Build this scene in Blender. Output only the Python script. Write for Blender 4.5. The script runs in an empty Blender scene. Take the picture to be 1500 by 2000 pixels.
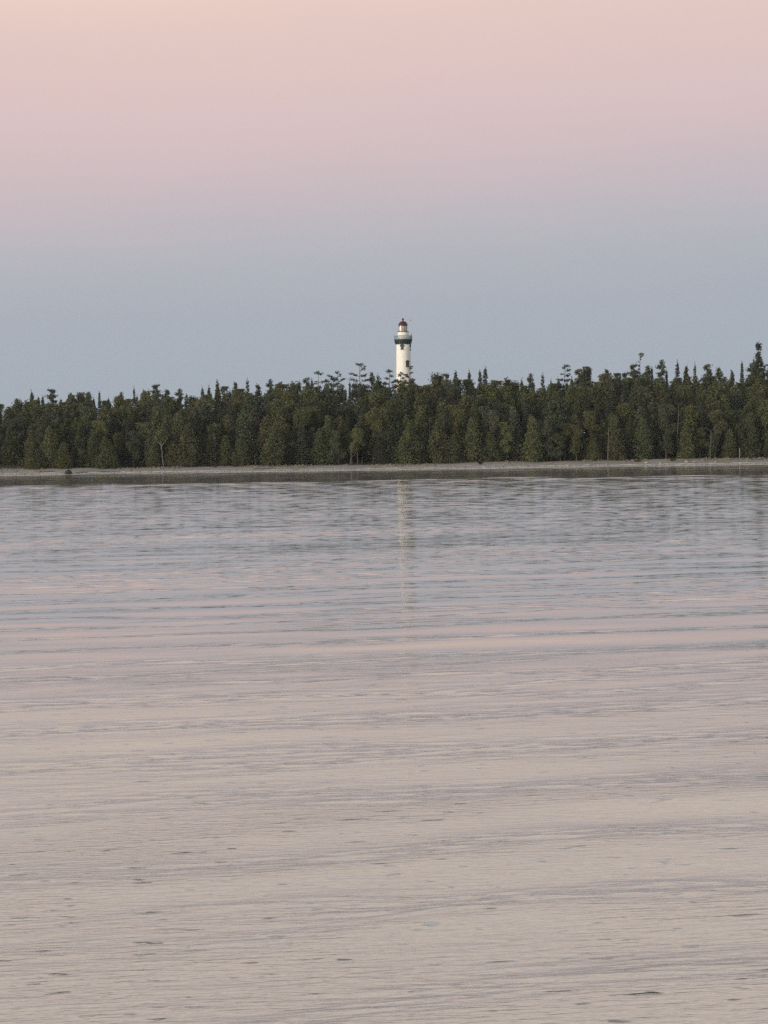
import bpy, math, random
import numpy as np
from mathutils import Vector, Matrix

random.seed(11)
RNG = np.random.default_rng(11)
R = math.radians
scene = bpy.context.scene
COL = scene.collection

# ------------------------------------------------------------------ camera
F = 4278.0                      # focal length in photograph pixels (1500 x 2000)
CAM_H = 3.0
PITCH = math.atan(111 / F)
ROLL = R(0.85)
cam_data = bpy.data.cameras.new('camera')
cam = bpy.data.objects.new('camera', cam_data)
COL.objects.link(cam)
cam_data.sensor_fit = 'VERTICAL'
cam_data.sensor_height = 36.0
cam_data.lens = F / 2000 * 36.0
cam_data.clip_start = 0.5
cam_data.clip_end = 9000
CAMROT = Matrix.Rotation(math.pi / 2 - PITCH, 3, 'X') @ Matrix.Rotation(-ROLL, 3, 'Z')
cam.matrix_world = Matrix.Translation((0, 0, CAM_H)) @ CAMROT.to_4x4()
scene.camera = cam


def at(px, py, D):
    """World point at depth y = D seen at photograph pixel (px, py)."""
    d = CAMROT @ Vector(((px - 750) / F, -(py - 1000) / F, -1.0))
    return Vector((0, 0, CAM_H)) + d * (D / d.y)


# ------------------------------------------------------------------ helpers
def lin(r, g, b):
    def f(c):
        c /= 255.0
        return c / 12.92 if c <= 0.04045 else ((c + 0.055) / 1.055) ** 2.4
    return (f(r), f(g), f(b), 1.0)


def tag(o, label=None, cat=None, group=None, kind=None):
    if label: o['label'] = label
    if cat: o['category'] = cat
    if group: o['group'] = group
    if kind: o['kind'] = kind
    return o


def empty(name, loc=(0, 0, 0)):
    o = bpy.data.objects.new(name, None)
    o.empty_display_size = 0.5
    o.location = loc
    COL.objects.link(o)
    return o


def mesh_from(name, V, Fc):
    """V (n,3) array, Fc list of faces or (m,4)/(m,3) array."""
    me = bpy.data.meshes.new(name)
    if isinstance(Fc, np.ndarray):
        n, k = Fc.shape
        me.vertices.add(len(V)); me.vertices.foreach_set('co', np.asarray(V, dtype=np.float32).ravel())
        me.loops.add(n * k); me.loops.foreach_set('vertex_index', Fc.astype(np.int32).ravel())
        me.polygons.add(n)
        me.polygons.foreach_set('loop_start', np.arange(0, n * k, k, dtype=np.int32))
        me.update(calc_edges=True)
    else:
        me.from_pydata([tuple(v) for v in V], [], Fc)
        me.update()
    return me


def link(name, me, mat, parent=None, smooth=False):
    o = bpy.data.objects.new(name, me)
    COL.objects.link(o)
    if mat is not None and not me.materials: me.materials.append(mat)
    if parent is not None: o.parent = parent
    if smooth: me.polygons.foreach_set('use_smooth', [True] * len(me.polygons))
    return o


class MB:
    """collects simple shapes into one mesh"""
    def __init__(s): s.v, s.f = [], []

    def add(s, v, f):
        b = len(s.v)
        s.v += [tuple(p) for p in v]
        s.f += [tuple(b + i for i in q) for q in f]

    def box(s, c, size, rot=None):
        hx, hy, hz = size[0] / 2, size[1] / 2, size[2] / 2
        P = [Vector((x, y, z)) for x in (-hx, hx) for y in (-hy, hy) for z in (-hz, hz)]
        if rot is not None: P = [rot @ p for p in P]
        c = Vector(c)
        s.add([c + p for p in P], [(0, 1, 3, 2), (4, 6, 7, 5), (0, 4, 5, 1), (2, 3, 7, 6), (0, 2, 6, 4), (1, 5, 7, 3)])

    def tube(s, pts, rad, n=6):
        pts = [Vector(p) for p in pts]
        rings = []
        for i, p in enumerate(pts):
            d = (pts[min(i + 1, len(pts) - 1)] - pts[max(i - 1, 0)]).normalized()
            a = d.cross(Vector((0.13, 0.97, 0.2))).normalized()
            b = d.cross(a)
            rings.append([p + (a * math.cos(2 * math.pi * k / n) + b * math.sin(2 * math.pi * k / n)) * rad[i] for k in range(n)])
        V = [v for r in rings for v in r]
        Fc = [(i * n + k, i * n + (k + 1) % n, (i + 1) * n + (k + 1) % n, (i + 1) * n + k) for i in range(len(pts) - 1) for k in range(n)]
        Fc.append(tuple(range(n - 1, -1, -1)))
        Fc.append(tuple((len(pts) - 1) * n + k for k in range(n)))
        s.add(V, Fc)

    def lathe(s, prof, n=32, off=0.0, close=True):
        V = [(r * math.cos(off + 2 * math.pi * k / n), r * math.sin(off + 2 * math.pi * k / n), z) for r, z in prof for k in range(n)]
        Fc = [(i * n + k, i * n + (k + 1) % n, (i + 1) * n + (k + 1) % n, (i + 1) * n + k) for i in range(len(prof) - 1) for k in range(n)]
        if close:
            Fc.append(tuple(range(n - 1, -1, -1)))
            Fc.append(tuple((len(prof) - 1) * n + k for k in range(n)))
        s.add(V, Fc)

    def build(s, name, mat, parent=None, smooth=False):
        return link(name, mesh_from(name, s.v, s.f), mat, parent, smooth)


# ------------------------------------------------------------------ materials
def new_mat(name):
    m = bpy.data.materials.new(name)
    m.use_nodes = True
    nt = m.node_tree
    b = nt.nodes['Principled BSDF']
    return m, nt, b


def mixc(nt, fac, a, b, mode='MIX'):
    n = nt.nodes.new('ShaderNodeMix'); n.data_type = 'RGBA'; n.blend_type = mode
    for sock, v in ((n.inputs[0], fac), (n.inputs[6], a), (n.inputs[7], b)):
        if hasattr(v, 'links') or hasattr(v, 'is_linked'): nt.links.new(v, sock)
        else: sock.default_value = v
    return n.outputs[2]


def math_n(nt, op, a, b=None, c=None, clamp=False):
    n = nt.nodes.new('ShaderNodeMath'); n.operation = op; n.use_clamp = clamp
    for i, v in enumerate((a, b, c)):
        if v is None: continue
        if hasattr(v, 'is_linked'): nt.links.new(v, n.inputs[i])
        else: n.inputs[i].default_value = v
    return n.outputs[0]


def noise_n(nt, scale, detail=4, rough=0.6, vec=None, sc=None, rot=0.0):
    n = nt.nodes.new('ShaderNodeTexNoise')
    n.inputs['Scale'].default_value = scale; n.inputs['Detail'].default_value = detail; n.inputs['Roughness'].default_value = rough
    tc = nt.nodes.new('ShaderNodeTexCoord')
    src = tc.outputs[vec or 'Object']
    if rot:
        mr = nt.nodes.new('ShaderNodeMapping'); mr.inputs['Rotation'].default_value = (0, 0, rot)
        nt.links.new(src, mr.inputs[0]); src = mr.outputs[0]
    if sc:
        mp = nt.nodes.new('ShaderNodeMapping'); mp.inputs['Scale'].default_value = sc
        nt.links.new(src, mp.inputs[0]); src = mp.outputs[0]
    nt.links.new(src, n.inputs['Vector'])
    return n.outputs['Fac']


def rough_mat(name, c1, c2, scale=3.0, rough=0.85, sc=None, spec=0.2, bump=0.0, detail=5, lo=0.35, hi=0.65):
    m, nt, b = new_mat(name)
    f = noise_n(nt, scale, detail, 0.65, sc=sc)
    r = nt.nodes.new('ShaderNodeMapRange'); r.inputs[1].default_value = lo; r.inputs[2].default_value = hi
    nt.links.new(f, r.inputs[0])
    nt.links.new(mixc(nt, r.outputs[0], c1, c2), b.inputs['Base Color'])
    b.inputs['Roughness'].default_value = rough
    b.inputs['Specular IOR Level'].default_value = spec
    if bump:
        bn = nt.nodes.new('ShaderNodeBump'); bn.inputs['Strength'].default_value = bump
        nt.links.new(f, bn.inputs['Height']); nt.links.new(bn.outputs[0], b.inputs['Normal'])
    return m


def foliage_mat():
    """needles / leaves: colour of the tree (object colour), varied from clump to clump and leaf to leaf"""
    m, nt, b = new_mat('foliage')
    oi = nt.nodes.new('ShaderNodeObjectInfo')
    geo = nt.nodes.new('ShaderNodeNewGeometry')
    v = math_n(nt, 'MULTIPLY_ADD', geo.outputs['Random Per Island'], 0.24, 0.88)
    c = mixc(nt, 1.0, oi.outputs['Color'], v, 'MULTIPLY')
    f = noise_n(nt, 0.55, 3, 0.6)
    r = nt.nodes.new('ShaderNodeMapRange'); r.inputs[1].default_value = 0.35; r.inputs[2].default_value = 0.7
    r.inputs[3].default_value = 0.8; r.inputs[4].default_value = 1.2
    nt.links.new(f, r.inputs[0])
    c = mixc(nt, 1.0, c, r.outputs[0], 'MULTIPLY')
    f2 = noise_n(nt, 0.23, 2, 0.5)
    r2 = nt.nodes.new('ShaderNodeMapRange'); r2.inputs[1].default_value = 0.55; r2.inputs[2].default_value = 0.75; r2.inputs[4].default_value = 0.10
    nt.links.new(f2, r2.inputs[0])
    c = mixc(nt, r2.outputs[0], c, (0.12, 0.095, 0.06, 1))
    nt.links.new(c, b.inputs['Base Color'])
    b.inputs['Roughness'].default_value = 0.8
    b.inputs['Specular IOR Level'].default_value = 0.15
    tl = nt.nodes.new('ShaderNodeBsdfTranslucent'); nt.links.new(c, tl.inputs['Color'])
    mx = nt.nodes.new('ShaderNodeMixShader'); mx.inputs[0].default_value = 0.48
    nt.links.new(b.outputs[0], mx.inputs[1]); nt.links.new(tl.outputs[0], mx.inputs[2])
    nt.links.new(mx.outputs[0], nt.nodes['Material Output'].inputs[0])
    return m


MAT = {}
MAT['foliage'] = foliage_mat()
MAT['bark'] = rough_mat('bark', (0.055, 0.043, 0.034, 1), (0.10, 0.085, 0.07, 1), 4, 0.9, (1, 1, 0.2))
MAT['birch_bark'] = rough_mat('birch_bark', (0.24, 0.23, 0.20, 1), (0.10, 0.095, 0.08, 1), 3.0, 0.8, (0.4, 0.4, 2), lo=0.45, hi=0.8)
MAT['dead_wood'] = rough_mat('dead_wood', (0.15, 0.138, 0.118, 1), (0.085, 0.078, 0.066, 1), 4, 0.9, (1, 1, 0.2))
MAT['white_paint'] = rough_mat('white_paint', (0.83, 0.83, 0.80, 1), (0.74, 0.72, 0.67, 1), 0.9, 0.6, (1, 1, 0.35), lo=0.45, hi=0.85, spec=0.3)
MAT['teal_paint'] = rough_mat('teal_paint', (0.019, 0.036, 0.037, 1), (0.030, 0.048, 0.046, 1), 2, 0.55, spec=0.3)
MAT['teal_rail'] = rough_mat('teal_rail', (0.20, 0.29, 0.33, 1), (0.26, 0.35, 0.39, 1), 2, 0.55, spec=0.3)
MAT['red_roof'] = rough_mat('red_roof', (0.045, 0.011, 0.010, 1), (0.078, 0.020, 0.017, 1), 1.6, 0.55, spec=0.35)
MAT['dark_iron'] = rough_mat('dark_iron', (0.045, 0.022, 0.02, 1), (0.07, 0.035, 0.03, 1), 3, 0.6)
MAT['dark_window'] = rough_mat('dark_window', (0.03, 0.038, 0.04, 1), (0.05, 0.06, 0.06, 1), 3, 0.3, spec=0.5)
MAT['lens_white'] = rough_mat('lens_white', (0.88, 0.88, 0.87, 1), (0.78, 0.79, 0.78, 1), 3, 0.5, (1, 1, 0.3))
m, nt, b = new_mat('lantern_glass')
nt.nodes.remove(b)
g1 = nt.nodes.new('ShaderNodeBsdfTransparent'); g2 = nt.nodes.new('ShaderNodeBsdfGlossy'); g2.inputs['Roughness'].default_value = 0.05
mx = nt.nodes.new('ShaderNodeMixShader'); fr = nt.nodes.new('ShaderNodeFresnel'); fr.inputs[0].default_value = 1.45
nt.links.new(fr.outputs[0], mx.inputs[0]); nt.links.new(g1.outputs[0], mx.inputs[1]); nt.links.new(g2.outputs[0], mx.inputs[2])
nt.links.new(mx.outputs[0], nt.nodes['Material Output'].inputs[0])
MAT['glass'] = m
MAT['boulder'] = rough_mat('boulder', (0.018, 0.02, 0.024, 1), (0.04, 0.042, 0.048, 1), 2.5, 0.8, bump=0.4)
MAT['stone'] = rough_mat('stone', (0.22, 0.205, 0.19, 1), (0.46, 0.43, 0.40, 1), 2.0, 0.85, bump=0.3)
MAT['driftwood'] = rough_mat('driftwood', (0.07, 0.06, 0.05, 1), (0.15, 0.13, 0.11, 1), 3, 0.9, (0.2, 1, 1))
MAT['pale_wood'] = rough_mat('pale_wood', (0.26, 0.245, 0.22, 1), (0.18, 0.165, 0.15, 1), 5, 0.85, (1, 1, 0.15))
MAT['gull'] = rough_mat('gull', (0.10, 0.105, 0.11, 1), (0.2, 0.2, 0.21, 1), 6, 0.8)
# beach: tan sand and dry growth above, a ragged dark wrack line, pale washed cobbles at the water
m, nt, b = new_mat('beach_pebbles')
f1 = noise_n(nt, 1.1, 8, 0.8, sc=(0.6, 1, 1))
f2 = noise_n(nt, 0.20, 5, 0.65, sc=(0.4, 1, 1))
f3 = noise_n(nt, 0.30, 6, 0.7, sc=(1, 0.2, 0.2))
r1 = nt.nodes.new('ShaderNodeMapRange'); r1.inputs[1].default_value = 0.3; r1.inputs[2].default_value = 0.7; nt.links.new(f1, r1.inputs[0])
tan_c = mixc(nt, r1.outputs[0], (0.23, 0.205, 0.18, 1), (0.52, 0.47, 0.42, 1))
r2 = nt.nodes.new('ShaderNodeMapRange'); r2.inputs[1].default_value = 0.50; r2.inputs[2].default_value = 0.68; r2.inputs[4].default_value = 0.7; nt.links.new(f2, r2.inputs[0])
tan_c = mixc(nt, r2.outputs[0], tan_c, (0.26, 0.225, 0.175, 1))
pale = mixc(nt, r1.outputs[0], (0.44, 0.42, 0.39, 1), (0.76, 0.73, 0.69, 1))
tcb = nt.nodes.new('ShaderNodeTexCoord'); spb = nt.nodes.new('ShaderNodeSeparateXYZ'); nt.links.new(tcb.outputs['Object'], spb.inputs[0])
zz = math_n(nt, 'ADD', spb.outputs[2], math_n(nt, 'MULTIPLY_ADD', f3, 0.7, -0.35))
rz = nt.nodes.new('ShaderNodeMapRange'); rz.interpolation_type = 'SMOOTHSTEP'; rz.inputs[1].default_value = 0.36; rz.inputs[2].default_value = 0.50; nt.links.new(zz, rz.inputs[0])
c = mixc(nt, rz.outputs[0], pale, tan_c)
wk = math_n(nt, 'ABSOLUTE', math_n(nt, 'ADD', zz, -0.50))
rk = nt.nodes.new('ShaderNodeMapRange'); rk.inputs[1].default_value = 0.0; rk.inputs[2].default_value = 0.09; rk.inputs[3].default_value = 1.0; rk.inputs[4].default_value = 0.0; nt.links.new(wk, rk.inputs[0])
rq = nt.nodes.new('ShaderNodeMapRange'); rq.inputs[1].default_value = 0.42; rq.inputs[2].default_value = 0.58; nt.links.new(f1, rq.inputs[0])
c = mixc(nt, math_n(nt, 'MULTIPLY', rk.outputs[0], rq.outputs[0]), c, (0.10, 0.085, 0.065, 1))
nt.links.new(c, b.inputs['Base Color']); b.inputs['Roughness'].default_value = 0.9; b.inputs['Specular IOR Level'].default_value = 0.1
bn = nt.nodes.new('ShaderNodeBump'); bn.inputs['Strength'].default_value = 0.3; bn.inputs['Distance'].default_value = 0.08
nt.links.new(f1, bn.inputs['Height']); nt.links.new(bn.outputs[0], b.inputs['Normal'])
MAT['beach'] = m
MAT['forest_floor'] = rough_mat('forest_floor', (0.045, 0.04, 0.028, 1), (0.09, 0.075, 0.05, 1), 0.6, 0.95)
# water
m, nt, b = new_mat('lake_water')
nt.nodes.remove(b)
dif = nt.nodes.new('ShaderNodeBsdfDiffuse'); dif.inputs['Color'].default_value = (0.53, 0.465, 0.42, 1)
glo = nt.nodes.new('ShaderNodeBsdfGlossy'); glo.inputs['Roughness'].default_value = 0.03; glo.inputs['Color'].default_value = (0.98, 0.98, 0.98, 1)
fr = nt.nodes.new('ShaderNodeFresnel'); fr.inputs['IOR'].default_value = 3.6
mx = nt.nodes.new('ShaderNodeMixShader')
sp = nt.nodes.new('ShaderNodeSeparateXYZ'); tcw = nt.nodes.new('ShaderNodeTexCoord'); nt.links.new(tcw.outputs['Object'], sp.inputs[0])
fade = nt.nodes.new('ShaderNodeMapRange'); fade.inputs[1].default_value = 13; fade.inputs[2].default_value = 45; fade.inputs[3].default_value = 1.0; fade.inputs[4].default_value = 0.0
nt.links.new(sp.outputs[1], fade.inputs[0])
w1 = noise_n(nt, 1.0, 3, 0.6, sc=(3.0, 16.0, 1), rot=R(-9))          # fine wrinkles
w2 = noise_n(nt, 1.0, 1.5, 0.5, sc=(3.4, 9.0, 1), rot=R(-7))         # scattered single wavelets
rw = nt.nodes.new('ShaderNodeMapRange'); rw.interpolation_type = 'SMOOTHSTEP'; rw.inputs[1].default_value = 0.645; rw.inputs[2].default_value = 0.82
nt.links.new(w2, rw.inputs[0])
hh = math_n(nt, 'MULTIPLY_ADD', rw.outputs[0], 1.25, math_n(nt, 'MULTIPLY', w1, 0.8))
bn = nt.nodes.new('ShaderNodeBump'); bn.inputs['Distance'].default_value = 0.012
nt.links.new(fade.outputs[0], bn.inputs['Strength'])
nt.links.new(hh, bn.inputs['Height'])
for n in (glo, fr, dif): nt.links.new(bn.outputs[0], n.inputs['Normal'])
nt.links.new(fr.outputs[0], mx.inputs[0]); nt.links.new(dif.outputs[0], mx.inputs[1]); nt.links.new(glo.outputs[0], mx.inputs[2])
nt.links.new(mx.outputs[0], nt.nodes['Material Output'].inputs[0])
MAT['water'] = m

# ------------------------------------------------------------------ water
SHORE = 440.0


def smooth(a, b, x):
    t = np.clip((x - a) / (b - a), 0, 1)
    return t * t * (3 - 2 * t)


CALM, SHOREC = 0.32, 0.5


def build_water():
    NC = 430
    ys = np.concatenate([np.exp(np.linspace(math.log(8.0), math.log(262.0), 4300, endpoint=False)), np.exp(np.linspace(math.log(262.0), math.log(446.0), 260))]).astype(np.float32)
    NR = len(ys)
    u = np.linspace(-1, 1, NC).astype(np.float32)
    Y = np.repeat(ys[:, None], NC, 1)
    X = u[None, :] * (0.22 * ys + 4.0)[:, None]
    dy = np.gradient(ys)
    rng = np.random.default_rng(5)
    N = 110
    lam = np.exp(np.linspace(math.log(0.11), math.log(9.0), N)) * np.exp(rng.normal(0, 0.05, N))
    crest = R(14)
    Z = np.zeros_like(X); SW = np.zeros_like(X)
    s = np.ones(N)
    s *= 0.45 + 1.2 * np.exp(-(np.log(lam / 2.8) / 0.20) ** 2) + 1.0 * np.exp(-(np.log(lam / 0.3) / 0.75) ** 2)
    s[lam > 4] *= 0.5
    S2 = np.zeros(NR); W = []
    for i in range(N):
        w = smooth(2.6, 5.0, lam[i] / dy)
        if lam[i] > 1.2: w = w * (1 - 0.84 * smooth(18, 80, ys) * (1 - smooth(230, 280, ys)))      # the swell fades with distance
        W.append(w); S2 += w * w * s[i] ** 2 / 2
    slope = np.tan(R(1.95) - R(0.08) * smooth(20, 60, ys))
    norm = slope / np.sqrt(S2)
    # long part first: it modulates the ripples riding on it
    order = np.argsort(-lam)
    env = np.ones_like(X)
    done = False
    # a low regular swell running in towards the viewer, its crests a little bent and broken
    for L, th, sl0, ph in ((2.55, crest, 2.15, 0.6), (3.3, crest + R(3), 0.9, 2.0), (5.6, crest - R(7), 0.5, 4.0), (7.7, crest - R(11), 0.4, 1.1)):
        kx, ky = -math.sin(th) * 2 * math.pi / L, math.cos(th) * 2 * math.pi / L
        wob = 0.9 * np.sin(X * 0.55 + Y * 0.21 + ph) + 0.6 * np.sin(X * 1.3 - Y * 0.33 + 2 * ph) + 0.8 * np.sin(Y * 0.47 - X * 0.18)
        P = (kx * X + ky * Y + ph + wob).astype(np.float32)
        mod = 0.75 + 0.35 * np.sin(X * 0.35 + Y * 0.13 + 3 * ph) * np.sin(Y * 0.29 + X * 0.1 + ph)
        A = math.tan(R(sl0)) * L / (2 * math.pi) * ((1 - 0.93 * smooth(20, 85, ys)) if L < 5 else smooth(20, 70, ys))
        Z += A[:, None] * mod * (np.sin(P) - 0.28 * np.sin(2 * P))
    for i in order:
        th = crest + rng.normal(0, R(6) if lam[i] > 1.5 else R(12) if lam[i] > 0.5 else R(16))
        kx, ky = -math.sin(th), math.cos(th)
        k = 2 * math.pi / lam[i]
        ph = rng.uniform(0, 2 * math.pi)
        if lam[i] < 1.2 and not done:
            sl = np.gradient(Z, axis=0) / dy[:, None]
            sl = sl / (sl.std(axis=1, keepdims=True) + 1e-6)
            patch = np.zeros_like(X)
            for q in range(9):
                L = rng.uniform(5, 30); t2 = crest + rng.normal(0, R(12))
                patch += np.sin(2 * math.pi / L * (-math.sin(t2) * X + math.cos(t2) * Y) + 2 * math.pi / (L * 2.2) * X * rng.normal(0, .6) + rng.uniform(0, 6.28))
            env = np.clip(0.80 - 0.75 * sl + 0.28 * patch, 0.08, 3.0)
            far = (0.9 * smooth(22, 120, ys))[:, None]
            env = (env * (1 - far) + far).astype(np.float32)
            done = True
        a = (W[i] * s[i] * norm * lam[i] / (2 * math.pi)).astype(np.float32)
        if a.max() == 0: continue
        P = ((k * kx) * X + (k * ky) * Y + ph).astype(np.float32)
        d = a[:, None] * np.sin(P)
        if lam[i] < 1.8:                       # ripples lean over: steeper on the near side
            a2 = a * 0.42 * smooth(2.6, 5.0, lam[i] / 2 / dy).astype(np.float32)
            if a2.max() > 0: d += a2[:, None] * np.sin(2 * P)
        Z += d * env if done else d
    # sheltered, almost flat water under the far shore
    edge = 262 + 10 * np.sin(X / 23.0 + 1) + 6 * np.sin(X / 7.1) + 4 * np.sin(X / 2.9 + 2)
    calm = 1 - (1 - CALM - SHOREC * smooth(380, 436, Y)) * smooth(-16, 14, Y - edge)
    Z *= calm
    V = np.stack([X, Y, Z], -1).reshape(-1, 3)
    idx = np.arange(NR * NC).reshape(NR, NC)
    Q = np.stack([idx[:-1, :-1], idx[:-1, 1:], idx[1:, 1:], idx[1:, :-1]], -1).reshape(-1, 4)
    nb = len(V)
    V = np.vstack([V, [[-800, -300, -0.6], [800, -300, -0.6], [800, 446, -0.6], [-800, 446, -0.6]]])
    Q = np.vstack([Q, [[nb, nb + 1, nb + 2, nb + 3]]])
    o = link('water', mesh_from('water', V, Q), MAT['water'], smooth=True)
    tag(o, kind='structure')


build_water()


# ------------------------------------------------------------------ land
def vnoise(x, y, seed=0):
    r = np.random.default_rng(seed)
    z = 0
    for L in (40, 17, 8, 3.7, 1.9):
        for _ in range(3):
            a = r.uniform(0, 6.28)
            z = z + np.sin(2 * math.pi / L * (math.cos(a) * x + math.sin(a) * y) + r.uniform(0, 6.28)) * L / 40
    return z / 3


PY = [432, 439, 440.3, 442.5, 443.6, 446, 449, 452, 470, 500, 540, 620, 4000]
PZ = [-1.2, -0.16, 0.08, 0.32, 0.60, 0.88, 1.10, 1.36, 2.6, 3.9, 4.2, 4.5, 4.5]


def ground_z(x, y):
    base = np.interp(y, PY, PZ)
    amp = np.interp(y, [432, 441, 446, 470, 700], [0.05, 0.10, 0.14, 0.3, 0.8])
    return base + amp * vnoise(np.asarray(x, dtype=float), np.asarray(y, dtype=float), 3)


def sheet(name, xs, ys, mat):
    X, Y = np.meshgrid(xs, ys)
    Z = ground_z(X, Y)
    V = np.stack([X, Y, Z], -1).reshape(-1, 3)
    idx = np.arange(X.size).reshape(X.shape)
    Q = np.stack([idx[:-1, :-1], idx[:-1, 1:], idx[1:, 1:], idx[1:, :-1]], -1).reshape(-1, 4)
    return tag(link(name, mesh_from(name, V, Q), mat, smooth=True), kind='structure')


xs = np.concatenate([np.linspace(-800, -130, 40), np.arange(-128, 128.1, 0.5), np.linspace(130, 800, 40)])
sheet('beach', xs, np.concatenate([np.arange(432, 450.1, 0.35), [450.5]]), MAT['beach'])
sheet('ground', xs, np.concatenate([[450.5], np.arange(452, 520, 2.0), np.linspace(525, 620, 20), [750, 900, 1200]]), MAT['forest_floor'])


def gz(x, y): return float(ground_z(np.array([x]), np.array([y]))[0])


# ------------------------------------------------------------------ lighthouse
def build_lighthouse():
    D = 570.0
    axis = at(787.6, 672, D)
    sc = F / D
    gx, gy = axis.x, axis.y
    g0 = gz(gx, gy)
    root = empty('lighthouse', (gx, gy, g0))
    tag(root, 'tall white round lighthouse tower with red dome and dark teal gallery above the forest', 'lighthouse')
    Zp = lambda y: at(787, y, D).z - g0
    z_top, z_eave, z_sill, z_watch = Zp(622), Zp(635.7), Zp(648.0), Zp(663)
    z_deck, z_corb, z_neck = Zp(663), Zp(667.2), Zp(672.2)
    r_at = lambda z: 1.81 + (z_neck - z) / 15.0 * 0.235 + max(0, (8 - z)) * 0.01
    # tower shaft
    t = MB()
    prof = [(r_at(z), z) for z in np.linspace(-0.6, z_neck, 24)]
    t.lathe(prof, 56)
    t.build('tower', MAT['white_paint'], root, True)
    # corbel and deck
    t = MB()
    t.lathe([(1.80, z_neck - 0.06), (1.93, z_neck - 0.06), (1.93, z_neck + 0.10), (1.98, z_neck + 0.14), (2.0, z_corb - 0.1), (2.24, z_corb), (2.24, z_corb + 0.06), (2.36, z_deck - 0.12), (2.36, z_deck), (0.5, z_deck)], 56)
    cb = t.build('gallery_deck', MAT['teal_paint'], root)
    for k in range(22):
        a = 2 * math.pi * k / 22
        t = MB()
        rot = Matrix.Rotation(a, 3, 'Z')
        h = z_corb - z_neck - 0.2
        t.box(rot @ Vector((2.07, 0, z_neck + 0.16 + h / 2)), (0.30, 0.12, h), rot)
        t.build('bracket', MAT['teal_paint'], cb)
    # railing
    t = MB()
    zr0, zr1 = z_deck, Zp(656.0)
    Rr = 2.33
    n = 96
    for k in range(n):
        a = 2 * math.pi * k / n
        rr = 0.020 if k % 8 else 0.04
        p = (Rr * math.cos(a), Rr * math.sin(a))
        t.tube([(p[0], p[1], zr0 - 0.02), (p[0], p[1], zr1)], [rr, rr], 5)
    for zz, rr in ((zr1, 0.05), ((zr0 + zr1) / 2, 0.03), (zr0 + 0.1, 0.04)):
        pts = [(Rr * math.cos(2 * math.pi * k / 64), Rr * math.sin(2 * math.pi * k / 64), zz) for k in range(65)]
        t.tube(pts, [rr] * 65, 6)
    rl = t.build('gallery_railing', MAT['teal_rail'], root)
    t = MB()
    a = R(-22)
    t.tube([(Rr * math.cos(a), Rr * math.sin(a), zr0), (Rr * math.cos(a), Rr * math.sin(a), zr1 + 0.55)], [0.07, 0.05], 6)
    t.build('mast', MAT['teal_paint'], root)
    # watch room
    t = MB()
    t.lathe([(1.42, z_watch), (1.42, z_sill - 0.12), (1.36, z_sill - 0.02)], 48)
    t.build('watch_room', MAT['white_paint'], root, False)
    t = MB()
    t.lathe([(1.3, z_sill - 0.10), (1.52, z_sill - 0.08), (1.52, z_sill + 0.05), (1.0, z_sill + 0.08)], 48)
    t.build('lantern_gallery', MAT['dark_iron'], root)
    # lantern: glass, astragals, lens with drawn curtains
    off = R(-90 + 22.5)
    t = MB(); t.lathe([(1.09, z_sill + 0.08), (1.09, z_eave)], 8, off, close=False)
    lg = t.build('lantern_glass', MAT['glass'], root)
    t = MB()
    for k in range(8):
        a = off + k * math.pi / 4
        t.box(Matrix.Rotation(a, 3, 'Z') @ Vector((1.11, 0, (z_sill + z_eave) / 2)), (0.07, 0.07, z_eave - z_sill), Matrix.Rotation(a, 3, 'Z'))
    t.build('glazing_bars', MAT['dark_iron'], root)
    t = MB()
    t.lathe([(0.75, z_sill + 0.08), (0.92, z_sill + 0.12), (0.98, z_sill + 0.35), (0.99, (z_sill + z_eave) / 2), (0.98, z_eave - 0.25), (0.92, z_eave - 0.04)], 24)
    t.build('lens', MAT['lens_white'], root, True)
    # dome
    t = MB()
    zd = Zp(627.6)
    hd = zd - z_eave
    prof = [(1.26, z_eave - 0.05), (1.28, z_eave + 0.02), (1.17, z_eave + 0.10)]
    for q in range(1, 10):
        a = q / 9 * math.pi / 2
        prof.append((0.16 + 1.01 * math.cos(a) ** 0.9 if q < 9 else 0.17, z_eave + 0.10 + (hd - 0.10) * math.sin(a)))
    t.lathe(prof, 16)
    t.build('dome', MAT['red_roof'], root)
    t = MB()
    zv = z_top
    t.lathe([(0.19, zd - 0.05), (0.17, zd + 0.25), (0.17, zv - 0.42), (0.27, zv - 0.34), (0.29, zv - 0.2), (0.22, zv - 0.05), (0.05, zv + 0.05), (0.03, zv + 0.25)], 16)
    t.build('vent_ball', MAT['dark_iron'], root)

    # windows
    def window(ang, zc, w, h, hood_w, hood_h):
        """ang: degrees to the right of the side facing the camera"""
        a = R(-90 + ang)
        rr = r_at(zc)
        rot = Matrix.Rotation(a + math.pi / 2, 3, 'Z')

        def loc(x, out, z): return rot @ Vector((x, -(rr + out), z))
        t = MB()
        x0 = w / 2
        P = [(-x0, -h / 2), (x0, -h / 2), (x0, h / 2)] + [(x0 * math.cos(q * math.pi / 8), h / 2 + x0 * 0.8 * math.sin(q * math.pi / 8)) for q in range(1, 8)] + [(-x0, h / 2)]
        nP = len(P)
        t.add([loc(x, 0.06, zc + z) for x, z in P] + [loc(x, -0.3, zc + z) for x, z in P],
              [tuple(range(nP))] + [(i, i + nP, (i + 1) % nP + nP, (i + 1) % nP) for i in range(nP)])
        win = t.build('window', MAT['dark_window'], root)
        t = MB()
        xw = hood_w / 2
        out = [(-xw, h / 2 - 0.05)] + [(-xw * math.cos(q * math.pi / 10), h / 2 + 0.02 + hood_h * math.sin(q * math.pi / 10)) for q in range(11)] + [(xw, h / 2 - 0.05)]
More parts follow.
